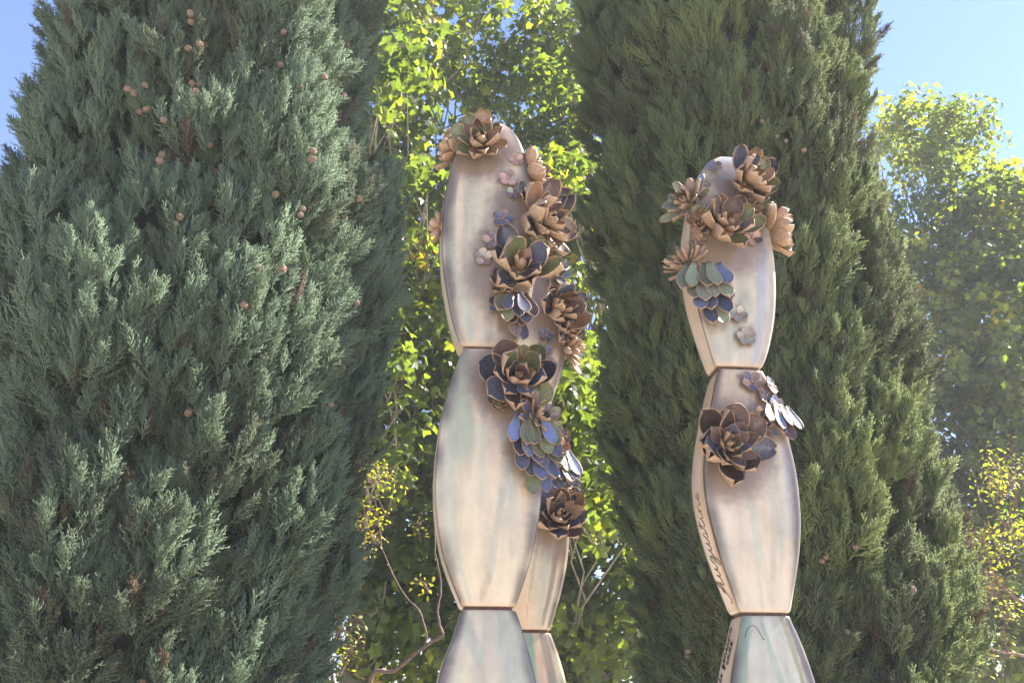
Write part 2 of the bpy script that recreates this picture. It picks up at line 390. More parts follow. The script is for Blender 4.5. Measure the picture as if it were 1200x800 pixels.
def paint(tot, g, face, s, t, x, z, gi):
    sd = g['style']; off = hash_f(sd)
    n1 = mnoise.noise(Vector((s * 1.6 + off, t * 0.9, off * 3))); n2 = mnoise.noise(Vector((s * 4 + off, t * 1.6, 5 + off)))
    n3 = mnoise.noise(Vector((x * 60, z * 60, off))); n4 = mnoise.noise(Vector((x * 14, z * 9, off + 9)))
    c0, c1 = BASE.get(sd, (CREAM, PINK))
    n5 = mnoise.noise(Vector((x * 5.5 + off, z * 3.0, off))); n6 = mnoise.noise(Vector((x * 30, z * 7, off + 4)))
    c = lerp3(c0, c1, min(max(0.5 + n5 * 1.3, 0), 1))
    c = lerp3(c, GREY, min(max(n2 * 1.2 + n5 * .6 - .1, 0), 0.75))
    c = tuple(v * (1 + .10 * n6) for v in c)
    if sd == 'R2': c = lerp3(c, (.42, .34, .22), float(sstep(.62, .9, t + .1 * n5)) * .75)
    if face in 'LR':
        c = lerp3(c, TAN, g['tint'] if face == 'L' else 0.3)  # peach side glaze, with warm ground bounce light painted into it
        if sd == 'R3': c = lerp3(c, UMBER, max(0, min(.75, .9 * n6 + .9 * n4 + .15)) * float(sstep(.75, .95, t)))
    if face == 'F':
        for s0, t0, s1, t1, w, col, k in BRUSH.get(sd, ()):
            dx, dt = s1 - s0, t1 - t0; L = dx * dx + dt * dt * 9
            u = min(max(((s - s0) * dx + (t - t0) * dt * 9) / L, 0), 1)
            dist = math.hypot(s - s0 - u * dx, (t - t0 - u * dt) * 3)
            f = 1 - float(sstep(w * 0.6, w * 1.1, dist + n3 * 0.02 + n6 * 0.05))
            c = lerp3(c, col, min(f * k * (1.1 + 0.6 * n6), .95))
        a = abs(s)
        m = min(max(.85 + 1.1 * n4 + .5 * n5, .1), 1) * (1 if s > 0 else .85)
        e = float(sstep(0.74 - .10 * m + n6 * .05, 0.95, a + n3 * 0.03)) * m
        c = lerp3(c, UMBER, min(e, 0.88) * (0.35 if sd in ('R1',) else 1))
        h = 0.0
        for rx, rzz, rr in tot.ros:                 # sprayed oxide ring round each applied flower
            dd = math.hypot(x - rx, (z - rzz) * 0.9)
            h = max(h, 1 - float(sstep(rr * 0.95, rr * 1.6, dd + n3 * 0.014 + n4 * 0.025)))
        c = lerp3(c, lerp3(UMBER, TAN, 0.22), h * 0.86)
    else:
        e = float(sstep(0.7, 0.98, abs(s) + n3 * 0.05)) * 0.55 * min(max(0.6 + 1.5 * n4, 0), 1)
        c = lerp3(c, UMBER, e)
    lip = float(sstep(0.022, 0.0, t)) if t < 0.5 else float(sstep(0.988, 1.0, t)) * (0 if g['dome'] else 1)
    c = lerp3(c, TAN, lip * 0.6)
    return c
def hash_f(sd): return (sum(ord(ch) * (i + 3) for i, ch in enumerate(sd)) % 97) / 9.7

# ------------------------------------------------------------------ petals and flowers
def petal_mesh(name, half_w, tip, cup, curl, thick, bulb=0.62, nu=7, nv=5):
    """Thick glazed petal, length 1 along +Y, face up +Z; the rim and the back are bare clay."""
    def width(u):
        if u < bulb:
            k = u / bulb; return half_w * (0.34 + 0.66 * (k * k * (3 - 2 * k)))
        k = (u - bulb) / (1 - bulb); return half_w * max((1 - k ** (2.0 if tip > 0.5 else 1.5)), 0) ** (0.5 if tip > 0.5 else 0.8)
    us = [0, .16, .32, .48, .62, .74, .84, .915, .965, .992]
    V, F, M = [], [], []
    def pt(u, v, top):
        w = width(u); inner = 1.0
        z = cup * half_w * v * v * (0.4 + 0.6 * u) + curl * u * u - 0.10 * math.sin(u * 3.1) * half_w
        if not top: z -= thick * (1 - 0.45 * v * v) * (1 - 0.35 * u)
        return (w * v, u, z)
    vs = [-1, -.91, -.45, .0, .45, .91, 1]
    n = len(vs)
    for u in us:
        for v in vs: V.append(pt(u, v, True))
    for u in us:
        for v in vs: V.append(pt(u, v, False) if abs(v) < 1 else (pt(u, v, True)[0] * 1.0, u, pt(u, v, True)[2] - thick * 0.45))
    nb = len(us) * n
    ti = len(V); zt = curl; V += [(0, 1.0, zt), (0, 1.0, zt - thick * 0.5)]
    for j in range(len(us) - 1):
        for k in range(n - 1):
            a = j * n + k
            F.append((a, a + 1, a + n + 1, a + n)); M.append(1 if k in (0, n - 2) or j == len(us) - 2 and False else 0)
            b = nb + a
            F.append((b, b + n, b + n + 1, b + 1)); M.append(1)
        for k in (0, n - 1):
            a = j * n + k; b = nb + a
            F.append((a, a + n, b + n, b) if k == 0 else (a, b, b + n, a + n)); M.append(1)
    j = len(us) - 1
    for k in range(n - 1):
        a = j * n + k; b = nb + a
        F.append((a, a + 1, ti)); M.append(1)
        F.append((b + 1, b, ti + 1)); M.append(1)
    F.append((j * n, ti, ti + 1, nb + j * n)); M.append(1)
    F.append((ti, j * n + n - 1, nb + j * n + n - 1, ti + 1)); M.append(1)
    F.append(tuple([k for k in range(n)][::-1] + [nb + k for k in range(n)])); M.append(1)
    return mesh_np(name, V, F, [GLAZE['navy'], CLAY], True, M)
PM = {
    'spoon': petal_mesh('petal_spoon', .36, 1, .50, .13, .085, bulb=.60),
    'point': petal_mesh('petal_point', .31, 0, .42, .12, .08, bulb=.52),
    'long': petal_mesh('petal_long', .18, 1, .28, .03, .085, bulb=.68),
    'spike': petal_mesh('petal_spike', .13, 0.4, .5, .10, .09, bulb=.55),
    'round': petal_mesh('petal_round', .40, 1, .20, .02, .12, bulb=.60),
}
def mound_mesh():
    V, F = [], []; n = 12
    prof = [(0.34, -0.34), (0.36, -0.02), (0.30, .10), (.18, .17), (.06, .20)]
    for r, z in prof:
        for k in range(n):
            a = 2 * math.pi * k / n; V.append((r * math.cos(a), r * math.sin(a), z))
    for j in range(len(prof) - 1):
        for k in range(n): F.append((j * n + k, j * n + (k + 1) % n, j * n + n + (k + 1) % n, j * n + n + k))
    F.append(tuple(range(n - 1, -1, -1))); F.append(tuple(range((len(prof) - 1) * n, len(prof) * n)))
    return mesh_np('flower_mound', V, F, [CLAY], True)
MOUND = mound_mesh()
def bead_mesh():
    V, F = [], []; n = 8
    for r, z in ((.13, 0), (.12, .08), (.07, .14), (.015, .16)):
        for k in range(n):
            a = 2 * math.pi * k / n; V.append((r * math.cos(a), r * math.sin(a), z))
    for j in range(3):
        for k in range(n): F.append((j * n + k, j * n + (k + 1) % n, j * n + n + (k + 1) % n, j * n + n + k))
    F.append(tuple(range(3 * n, 4 * n)))
    return mesh_np('bead', V, F, [CLAY], True)
BEAD = bead_mesh()

def petal(parent, kind, mat4, glaze):
    o = link('petal', PM[kind], parent); o.matrix_local = mat4
    o.material_slots[0].link = 'OBJECT'; o.material_slots[0].material = GLAZE[glaze]
    return o
def basis(nrm, up):
    z = Vector(nrm).normalized(); y = Vector(up); y = (y - z * y.dot(z)).normalized(); x = y.cross(z)
    return Matrix((x, y, z)).transposed().to_4x4()
def pick(pal): return random.choice(pal)

LAY = {   # layers: (count, length, elevation degrees, petal kind, base lift)
    'open': [(7, 1.0, 20, 'spoon', .02), (7, .86, 38, 'spoon', .08), (6, .62, 56, 'point', .13), (4, .40, 72, 'point', .15)],
    'full': [(8, 1.0, 16, 'spoon', .02), (8, .88, 32, 'point', .07), (7, .70, 48, 'point', .12), (6, .50, 63, 'point', .14), (4, .30, 78, 'point', .16)],
    'bold': [(6, 1.0, 17, 'spoon', .02), (6, .82, 38, 'spoon', .08), (5, .58, 58, 'point', .13), (3, .36, 74, 'point', .15)],
    'spiky': [(12, 1.0, 12, 'spike', .02), (11, .9, 32, 'spike', .08), (9, .72, 52, 'spike', .12), (6, .5, 72, 'spike', .15)],
    'long': [(9, 1.0, 20, 'long', .02), (8, .85, 42, 'long', .08), (6, .62, 62, 'point', .13), (3, .4, 76, 'point', .15)],
}
def place(tot, px, py, side, front_off=0.0):
    """Point on the totem's surface seen at a photo pixel, in the totem's own coordinates."""
    p = tot.local(px, py, -0.07)
    a, b, d = tot.edges(p.z)
    if side == 'F':
        p = tot.local(px, py, -d / 2 - 0.006); a, b, d = tot.edges(p.z)
        p.x = min(max(p.x, a + 0.01), b - 0.01); sx = (p.x - (a + b) / 2) / max((b - a) / 2, .01)
        p.y = -d / 2 - 0.012 * (1 - sx * sx) - front_off
    else:
        p = tot.local(px, py, -d * 0.25); a, b, d = tot.edges(p.z)
        p.x = a if side == 'L' else b; p.y = -d * 0.22 - front_off
    return p
def rosette(tot, px, py, rpx, kind, pal_out, pal_in, nrm=(0, -1, .1), side='F', roll=None, squash=1.0):
    p = place(tot, px, py, side)
    depth = project(tot.M @ p)[2]; Rm = 1.1 * rpx / FPX * depth
    o = link('rosette', MOUND, tot.root)
    nrm = (nrm[0], nrm[1], nrm[2] - (.20 if side == 'F' else .0)); B = basis(nrm, (0.15, 0, 1)); Z = Vector(nrm).normalized()
    o.matrix_local = Matrix.Translation(p + Z * Rm * (0.14 if side == 'F' else 0.0)) @ B @ Matrix.Scale(Rm, 4)
    tw = random.uniform(0, 6.28) if roll is None else roll
    nl = len(LAY[kind])
    for li, (cnt, ln, el, pk, lift) in enumerate(LAY[kind]):
        tw += math.pi / cnt + random.uniform(-.12, .12)
        for k in range(cnt):
            a = tw + 2 * math.pi * k / cnt + random.uniform(-.11, .11)
            e = R(el + random.uniform(-12, 12)); L = ln * random.uniform(.80, 1.10)
            M = Matrix.Rotation(a, 4, 'Z') @ Matrix.Translation((0, .10 * (1 - li / nl), lift)) @ Matrix.Rotation(e, 4, 'X') @ Matrix.Rotation(random.uniform(-.32, .32), 4, 'Y') @ Matrix.Diagonal((L * random.uniform(.82, 1.15), L, L * random.uniform(.7, 1.7), 1))
            petal(o, pk, M, pick(pal_out if li < nl * 0.5 else pal_in))
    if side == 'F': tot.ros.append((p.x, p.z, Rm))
    return o
def cascade(tot, px0, py0, w, h, rows, pal, side='F', lean=0.0, nrm=(0, -1, 0.0)):
    """Hanging fish-scale tongue of long petals, tips down, from the pixel of its upper end."""
    p = place(tot, px0, py0, side); depth = project(tot.M @ p)[2]; k = depth / FPX
    W, H = w * k, h * k
    o = link('leaf_cascade', MOUND, tot.root)
    B = basis(nrm, (0, 0, 1)); S = W * 0.5
    o.matrix_local = Matrix.Translation(p + Vector(nrm) * 0.006) @ B @ Matrix.Scale(S, 4)
    H /= S; Lp = (H / (rows * 0.52 + 0.9)) * 1.55
    for j in range(rows - 1, -1, -1):
        f = j / max(rows - 1, 1)
        cnt = max(2 if f < 1 else 1, round((5.4 if rows > 2 else 4) * (1 - 0.55 * f)))
        half = (1 - 0.66 * f)
        for i in range(cnt):
            xx = 0 if cnt == 1 else -half + 2 * half * i / (cnt - 1)
            xx = xx * 0.66 + lean * f * 1.3 + random.uniform(-.07, .07)
            yy = -f * (H - Lp * 0.95) + random.uniform(-.06, .06)
            ang = math.pi + xx * 0.40 + random.uniform(-.08, .08)
            L = Lp * random.uniform(.9, 1.08)
            M = Matrix.Translation((xx, yy, .30 - .20 * f + random.uniform(0, .08))) @ Matrix.Rotation(ang, 4, 'Z') @ Matrix.Rotation(R(17 + random.uniform(-5, 9)), 4, 'X') @ Matrix.Rotation(random.uniform(-.25, .25), 4, 'Y') @ Matrix.Diagonal((L * 1.12, L, L, 1))
            petal(o, 'long', M, pick(pal))
    if side == 'F':
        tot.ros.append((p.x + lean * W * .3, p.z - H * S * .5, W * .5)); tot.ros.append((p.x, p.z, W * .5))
def small_flower(tot, px, py, rpx, pal, side='F', n=5, nrm=(0, -1, 0.05)):
    p = place(tot, px, py, side); Rm = .88 * rpx / FPX * project(tot.M @ p)[2]
    o = link('small_flower', BEAD, tot.root)
    o.matrix_local = Matrix.Translation(p - Vector(nrm).normalized() * 0.001 + Vector(nrm).normalized() * Rm * .16) @ basis(nrm, (0, 0, 1)) @ Matrix.Scale(Rm, 4)
    tw = random.uniform(0, 6.28)
    for k in range(n):
        M = Matrix.Rotation(tw + 2 * math.pi * k / n + random.uniform(-.08, .08), 4, 'Z') @ Matrix.Translation((0, .06, 0)) @ Matrix.Rotation(R(random.uniform(3, 12)), 4, 'X') @ Matrix.Diagonal((1.12, .98, 1.25, 1))
        petal(o, 'round', M, pick(pal))
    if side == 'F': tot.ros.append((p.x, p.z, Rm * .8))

# --- front left totem, the totem behind it, the right totem
GRP = 'ceramic totems with clay succulents'
tl = Totem('tall cream ceramic totem with succulent clusters down its right edge, standing between the two cypresses', -0.07, 2.58, R(6), GRP)
tb = Totem('half hidden ceramic totem close behind another, brown succulents on its exposed edge', 0.075, 3.36, R(6), GRP)
tr = Totem('ceramic totem with a name in script on its narrow side, standing before the olive cypress', 0.79, 2.73, R(6), GRP)
tl.seg([(144, 574, 576), (145, 566, 583), (147, 560, 590), (150, 554, 595), (156, 547, 602), (166, 540, 609), (180, 533, 615), (200, 527, 620), (230, 521, 627), (262, 518, 630), (300, 518, 629), (340, 523, 624), (375, 530, 616), (395, 536, 609), (407, 541, 603)], .115, .165, True, 'L1', .25)
tl.seg([(408, 543, 603), (418, 538, 607), (440, 530, 614), (475, 520, 625), (510, 514, 632), (550, 510, 636), (590, 510, 634), (625, 514, 629), (650, 519, 624), (680, 529, 615), (700, 537, 608), (711, 541, 604)], .115, .17, False, 'L2', .3)
tl.seg([(713, 541, 604), (724, 538, 608), (750, 530, 616), (775, 520, 623), (800, 513, 629), (840, 506, 635), (890, 505, 635), (940, 511, 628), (985, 522, 616), (1015, 532, 606)], .115, .17, False, 'L3', .3)
tb.seg([(309, 624, 634), (311, 616, 641), (317, 607, 648), (330, 598, 655), (355, 589, 662), (390, 585, 665), (425, 586, 661), (455, 590, 652), (480, 596, 643), (493, 600, 639)], .11, .16, True, 'B1', .4)
tb.seg([(494, 600, 639), (503, 597, 645), (525, 591, 653), (560, 584, 663), (600, 580, 668), (640, 580, 667), (665, 583, 664), (690, 588, 659), (715, 594, 652), (738, 600, 645)], .11, .16, False, 'B2', .4)
tb.seg([(740, 600, 645), (750, 597, 649), (770, 592, 656), (800, 585, 664), (850, 579, 670), (900, 580, 668), (950, 588, 660), (985, 596, 649)], .11, .16, False, 'B3', .4)
tr.seg([(184, 849, 851), (185, 842, 858), (187, 837, 863), (190, 832, 868), (195, 826, 873), (205, 820, 880), (220, 815, 888), (240, 813, 894), (262, 810, 902), (290, 809, 907), (320, 811, 910), (345, 815, 910.5), (370, 821, 909), (395, 828, 905), (415, 834, 900), (430, 839, 894)], .10, .14, True, 'R1', .55)
tr.seg([(432, 843, 893), (440, 840, 898), (460, 836, 908), (490, 831, 919), (520, 827, 927), (550, 825, 934), (580, 827, 938), (610, 833, 940), (640, 841, 939), (665, 849, 936), (690, 858, 932), (708, 864, 929), (718, 868, 927)], .10, .145, False, 'R2', .85)
tr.seg([(720, 870, 926), (730, 868, 930), (745, 866, 937), (770, 861, 947), (800, 857, 957), (840, 853, 967), (890, 854, 974), (940, 862, 974), (985, 874, 969), (1020, 886, 962)], .10, .145, False, 'R3', .7)
for t in (tl, tb, tr):                      # lowest drum, below the picture
    z1 = t.segs[-1]['z0'] - 0.002; a, b, d = t.edges(z1 + .004); z0 = 0.42
    zs = list(np.linspace(z0, z1, 8)); wv = [0.035 * math.sin(math.pi * i / 7) ** .8 for i in range(8)]
    t.add(z0, z1, (zs, [a - w for w in wv]), (zs, [b + w for w in wv]), .115, .17, False, t.segs[-1]['style'], .4)

DARK = ['navy', 'purple', 'olive', 'brown']; WARM = ['brown', 'rose', 'rose', 'purple']; COOL = ['blue', 'navy', 'blue', 'purple']
# front left totem
rosette(tl, 562, 173, 31, 'full', ['olive', 'brown', 'purple', 'olive'], ['rose', 'rose', 'brown'], (.02, -1, .22))
rosette(tl, 528, 178, 25, 'bold', ['rose', 'purple', 'brown'], ['rose', 'olive'], (-1, -.35, .30), 'L')
rosette(tl, 512, 266, 17, 'bold', ['rose', 'navy'], ['rose'], (-1, .25, .1), 'L')
rosette(tl, 624, 200, 27, 'bold', ['purple', 'navy', 'brown'], ['rose', 'brown'], (1, -.35, .35), 'R')
rosette(tl, 626, 260, 40, 'full', ['navy', 'purple', 'brown', 'navy'], ['rose', 'purple', 'rose'], (.75, -.75, .12), 'F')
rosette(tl, 606, 320, 43, 'bold', ['olive', 'navy', 'olive', 'purple'], ['brown', 'purple', 'rose'], (.10, -1, .30))
for x, y, r, c in ((605, 188, 10, ['rose']), (596, 211, 13, ['pale', 'purple', 'rose']), (601, 228, 10, ['purple', 'sage']), (589, 258, 14, ['navy', 'purple']), (577, 283, 14, ['purple', 'rose', 'pale']), (566, 303, 13, ['pale', 'rose', 'pale']), (584, 358, 14, ['purple', 'navy'])):
    small_flower(tl, x, y, r, c)
cascade(tl, 602, 345, 34, 62, 3, ['navy', 'purple', 'navy', 'olive'], lean=.1, nrm=(.1, -1, 0))
rosette(tl, 605, 446, 42, 'open', ['navy', 'purple', 'olive', 'blue'], ['purple', 'purple', 'brown', 'navy'], (.02, -1, .16))
rosette(tl, 627, 490, 27, 'long', ['purple', 'navy', 'olive'], ['purple', 'brown', 'navy'], (.55, -1, .15))
cascade(tl, 622, 488, 56, 94, 5, ['blue', 'navy', 'blue', 'navy', 'olive'], lean=.16, nrm=(.16, -1, 0))
for x, y, r, n in ((633, 300, 21, (.7, -.8, .1)), (592, 335, 17, (-.2, -1, .1)), (632, 460, 20, (.6, -.9, .1)), (588, 470, 15, (-.2, -1, 0)), (618, 232, 17, (.4, -1, .2))):
    rosette(tl, x, y, r, 'bold', ['purple', 'brown', 'navy', 'olive'], ['brown', 'rose', 'purple'], n)
# totem behind
rosette(tb, 662, 387, 20, 'bold', ['brown', 'purple', 'navy'], ['rose', 'brown'], (.6, -.9, .1)); rosette(tb, 662, 578, 17, 'bold', ['navy', 'brown', 'blue'], ['brown'], (.5, -.9, 0))
rosette(tb, 646, 322, 20, 'long', ['teal', 'navy', 'blue'], ['purple', 'navy'], (.7, -1, .1))
rosette(tb, 651, 364, 31, 'open', ['brown', 'navy', 'purple', 'blue'], ['rose', 'brown'], (.35, -1, .12))
rosette(tb, 658, 408, 28, 'long', ['rose', 'brown', 'green'], ['rose', 'brown'], (1, -.5, .05), 'R')
for x, y, r, c in ((640, 394, 11, ['navy', 'purple']), (637, 411, 11, ['navy', 'olive']), (642, 430, 12, ['navy', 'blue'])):
    small_flower(tb, x, y, r, c)
rosette(tb, 648, 520, 22, 'open', ['brown', 'rose', 'navy'], ['rose', 'brown'], (.6, -1, .3))
cascade(tb, 658, 525, 34, 66, 4, ['blue', 'navy', 'green', 'blue'], lean=.1, nrm=(.35, -1, 0))
rosette(tb, 652, 607, 31, 'full', ['purple', 'brown', 'navy'], ['brown', 'brown', 'rose', 'olive'], (.12, -1, .25))
# right totem
rosette(tr, 870, 216, 31, 'open', ['olive', 'navy', 'olive', 'brown'], ['brown', 'purple', 'rose'], (.35, -1, .22))
rosette(tr, 812, 238, 32, 'long', ['green', 'olive', 'green', 'blue', 'rose'], ['olive', 'rose', 'green'], (-1, -.65, .20), 'L')
rosette(tr, 847, 272, 38, 'bold', ['purple', 'olive', 'brown'], ['brown', 'rose', 'purple'], (.08, -1, .28))
rosette(tr, 902, 274, 34, 'bold', ['brown', 'rose', 'olive'], ['rose', 'rose'], (1, -.50, .12), 'R')
rosette(tr, 812, 312, 26, 'spiky', ['brown', 'rose', 'olive'], ['rose', 'rose', 'brown'], (-.7, -.8, .55), 'L')
cascade(tr, 822, 312, 50, 84, 4, ['blue', 'green', 'sage', 'blue', 'navy', 'green'], lean=.18, nrm=(-.22, -1, 0))
for x, y, r, c in ((837, 196, 10, ['navy', 'purple']), (826, 212, 11, ['sage', 'pale']), (881, 280, 13, ['rose', 'purple']), (818, 282, 11, ['purple', 'brown']), (848, 346, 13, ['sage', 'blue', 'pale']), (863, 369, 13, ['pale', 'sage']), (873, 396, 13, ['sage', 'pale', 'sage'])):
    small_flower(tr, x, y, r, c)
rosette(tr, 849, 524, 42, 'full', ['purple', 'navy', 'purple', 'purple'], ['brown', 'brown', 'purple', 'olive'], (.0, -1, .06))
rosette(tr, 824, 262, 18, 'bold', ['brown', 'purple', 'olive'], ['rose', 'brown'], (-.5, -.9, .1)); rosette(tr, 880, 250, 16, 'bold', ['olive', 'brown', 'purple'], ['rose', 'brown'], (.3, -1, .1))
small_flower(tr, 880, 448, 14, ['purple', 'navy', 'brown'])
small_flower(tr, 897, 464, 14, ['purple', 'navy'], nrm=(.3, -1, .1))
small_flower(tr, 904, 452, 13, ['purple', 'blue'], nrm=(.7, -.9, .2)); small_flower(tr, 909, 474, 13, ['purple', 'blue'], nrm=(.5, -1, .1))
cascade(tr, 906, 476, 36, 42, 2, ['blue', 'purple', 'blue', 'navy'], lean=.05, nrm=(.25, -1, 0))
rosette(tr, 890, 497, 19, 'long', ['blue', 'pale', 'blue'], ['blue', 'navy'], (.1, -1, .05))
for t in (tl, tb, tr): t.build()

# --- handwriting on the narrow left side of the right totem
GLY = {
    'A': (1.55, [[(-.5, .15), (-.45, -.25), (-.1, -.3), (.35, .5), (.75, 1.5), (1.0, 2.1), (.98, 1.2), (.95, .4), (1.05, 0), (1.3, .15), (1.55, .3)], [(.95, 2.1), (.5, 1.0), (.25, .75), (.3, .5), (.8, .75), (1.15, .8)]]),
    'u': (1.1, [[(0, .3), (.15, 1), (.12, .35), (.3, 0), (.55, .25), (.7, 1), (.7, .3), (.85, 0), (1.1, .3)]]),
    'g': (1.1, [[(.65, .85), (.35, 1.0), (.08, .55), (.3, .1), (.6, .45), (.7, 1.0), (.68, -.4), (.4, -1.0), (.12, -.7), (.55, -.15), (1.1, .3)]]),
    's': (.85, [[(0, .3), (.35, 1.15), (.55, .5), (.42, .02), (.12, .12)], [(.42, .02), (.6, .05), (.85, .3)]]),
    't': (.8, [[(0, .3), (.3, 1.9), (.25, .3), (.42, 0), (.8, .3)], [(0, 1.25), (.65, 1.4)]]),
    'i': (.65, [[(0, .3), (.2, 1), (.2, .25), (.38, 0), (.65, .3)], [(.28, 1.45), (.32, 1.52)]]),
    'n': (1.15, [[(0, .3), (.15, .95), (.2, .0), (.3, .6), (.55, 1), (.72, .75), (.72, .2), (.88, 0), (1.15, .3)]]),
    'e': (.8, [[(0, .3), (.5, .6), (.48, .95), (.25, .98), (.1, .5), (.3, .02), (.8, .3)]]),
    'r': (.8, [[(0, .3), (.2, 1.1), (.35, .9), (.5, .9), (.48, .2), (.6, 0), (.8, .3)]]),
    'o': (.85, [[(.1, .4), (.3, 1), (.08, .5), (.3, 0), (.6, .45), (.4, 1), (.6, .9), (.85, .9)]]),
    'v': (.85, [[(0, .9), (.15, .95), (.3, .05), (.55, .7), (.6, 1), (.85, .9)]]),
    'a': (1.0, [[(.6, .85), (.3, 1), (.06, .5), (.28, .02), (.55, .4), (.62, 1), (.6, .2), (.75, 0), (1.0, .3)]]),
    'c': (.75, [[(.5, .85), (.3, 1), (.08, .5), (.28, .02), (.75, .3)]]),
    'd': (1.0, [[(.6, .85), (.3, 1), (.06, .5), (.28, .02), (.55, .4), (.68, 2.0), (.6, .2), (.75, 0), (1.0, .3)]]),
    ' ': (.7, []),
}
def write(tot, word, z0, z1, y_mid, em, pen, slant=0.25):
    total = sum(GLY[ch][0] for ch in word); k = (z1 - z0) / total; x = 0; G = Geo()
    for ch in word:
        adv, strokes = GLY[ch]
        for st in strokes:
            pts = []
            for q in catmull([(a, b, 0) for a, b in st], 5):
                z = z0 + (x + q.x + q.y * slant) * k; y = y_mid + (q.y - 0.5) * em
                a, b, d = tot.edges(z); hd = d / 2
                xs = a - 0.3 * (0.012 + .002) * (1 - min((y / hd) ** 2, 1)) - 0.0002
                pts.append((xs, y, z))
            V, F = tube_geo(pts, [pen] * len(pts), 5); G.add(V, F)
        x += adv
    return link('inscription', G.mesh('inscription', [INK]), tot.root)
def z_at(tot, px, py): return tot.local(px, py, 0).z
ins = write(tr, 'Augustine', z_at(tr, 852, 700), z_at(tr, 818, 578), -0.005, 0.030, 0.0011)
ins['label'] = 'name written in thin dark script up the narrow side'
write(tr, 'te generova', z_at(tr, 846, 800), z_at(tr, 858, 734), 0.018, 0.016, 0.0012)
write(tr, 'cade', z_at(tr, 851, 780), z_at(tr, 860, 752), -0.016, 0.014, 0.0012)
def front_stroke(tot, pix, pen):
    pts = []
    for px, py in pix:
        p = tot.local(px, py, -.06); a, b, d = tot.edges(p.z); p = tot.local(px, py, -d / 2 - .008)
        cx, hw = (a + b) / 2, (b - a) / 2; s_ = (p.x - cx) / hw
        g = [g for g in tot.segs if g['z0'] <= p.z <= g['z1']][0]; t = (p.z - g['z0']) / (g['z1'] - g['z0'])
        p.y = -d / 2 - (.012 * math.sin(math.pi * t) + .002) * min(1, hw / .05) * (1 - s_ * s_); pts.append(p)
    pts = catmull(pts, 5); n = len(pts)
    rad = [pen * (0.7 + 1.0 * max(0, 1 - min(i, n - 1 - i) / 2.2)) for i in range(n)]
    V, F = tube_geo(pts, rad, 6); G = Geo(); G.add(V, F)
    link('painted_arch', G.mesh('painted_arch', [INK]), tot.root)
front_stroke(tr, [(874, 746), (876, 738), (882, 732), (888, 736), (892, 743), (895.5, 749)], 0.0013)

# ------------------------------------------------------------------ instanced foliage
def scatter_group():
    ng = bpy.data.node_groups.new('foliage_scatter', 'GeometryNodeTree')
    ng.is_modifier = True
    ng.interface.new_socket('Geometry', in_out='INPUT', socket_type='NodeSocketGeometry')
    ng.interface.new_socket('Geometry', in_out='OUTPUT', socket_type='NodeSocketGeometry')
    return ng
def make_scatter(sources):
    ng = scatter_group(); N = ng.nodes; L = ng.links
    gi, go = N.new('NodeGroupInput'), N.new('NodeGroupOutput')
    join = N.new('GeometryNodeJoinGeometry')
    for s in reversed(sources):
        oi = N.new('GeometryNodeObjectInfo'); oi.inputs['Object'].default_value = s; oi.inputs['As Instance'].default_value = False
        ti = N.new('GeometryNodeGeometryToInstance'); L.new(oi.outputs['Geometry'], ti.inputs[0]); L.new(ti.outputs[0], join.inputs[0])
    iop = N.new('GeometryNodeInstanceOnPoints')
    L.new(gi.outputs[0], iop.inputs['Points']); L.new(join.outputs[0], iop.inputs['Instance'])
    iop.inputs['Pick Instance'].default_value = True
    def attr(name, typ):
        a = N.new('GeometryNodeInputNamedAttribute'); a.data_type = typ; a.inputs['Name'].default_value = name
        return [o for o in a.outputs if o.enabled and o.name == 'Attribute'][0]
    e2r = N.new('FunctionNodeEulerToRotation'); L.new(attr('rot', 'FLOAT_VECTOR'), e2r.inputs[0])
    L.new(attr('idx', 'INT'), iop.inputs['Instance Index']); L.new(e2r.outputs[0], iop.inputs['Rotation']); L.new(attr('scl', 'FLOAT'), iop.inputs['Scale'])
    L.new(iop.outputs[0], go.inputs[0]); return ng
def source(name, me):                       # never linked to the scene: only feeds the scatter
    return bpy.data.objects.new(name, me)
def euler_from_dirs(Z, roll):
    Z = Z / np.linalg.norm(Z, axis=1, keepdims=True)
    ref = np.where(np.abs(Z[:, 2:3]) < 0.95, np.array([[0, 0, 1.0]]), np.array([[1.0, 0, 0]]))
    X = np.cross(ref, Z); X /= np.linalg.norm(X, axis=1, keepdims=True); Y = np.cross(Z, X)
    c, s = np.cos(roll)[:, None], np.sin(roll)[:, None]
    X2 = X * c + Y * s; Y2 = -X * s + Y * c
    return np.stack([np.arctan2(Y2[:, 2], Z[:, 2]), -np.arcsin(np.clip(X2[:, 2], -1, 1)), np.arctan2(X2[:, 1], X2[:, 0])], 1)
def scatter_obj(name, parent, P, D, scl, idx, tint, ng, roll=None):
    me = bpy.data.meshes.new(name); me.vertices.add(len(P)); me.vertices.foreach_set('co', np.asarray(P, np.float32).ravel())
    rot = euler_from_dirs(np.asarray(D), rng.uniform(0, 6.28, len(P)) if roll is None else roll)
    a = me.attributes.new('rot', 'FLOAT_VECTOR', 'POINT'); a.data.foreach_set('vector', rot.astype(np.float32).ravel())
    for nm, ar, ty in (('scl', scl, 'FLOAT'), ('tint', tint, 'FLOAT'), ('idx', idx, 'INT')):
        a = me.attributes.new(nm, ty, 'POINT'); a.data.foreach_set('value', np.asarray(ar, np.int32 if ty == 'INT' else np.float32))
    o = link(name, me, parent); tag(o, kind='stuff')
    md = o.modifiers.new('foliage', 'NODES'); md.node_group = ng; return o

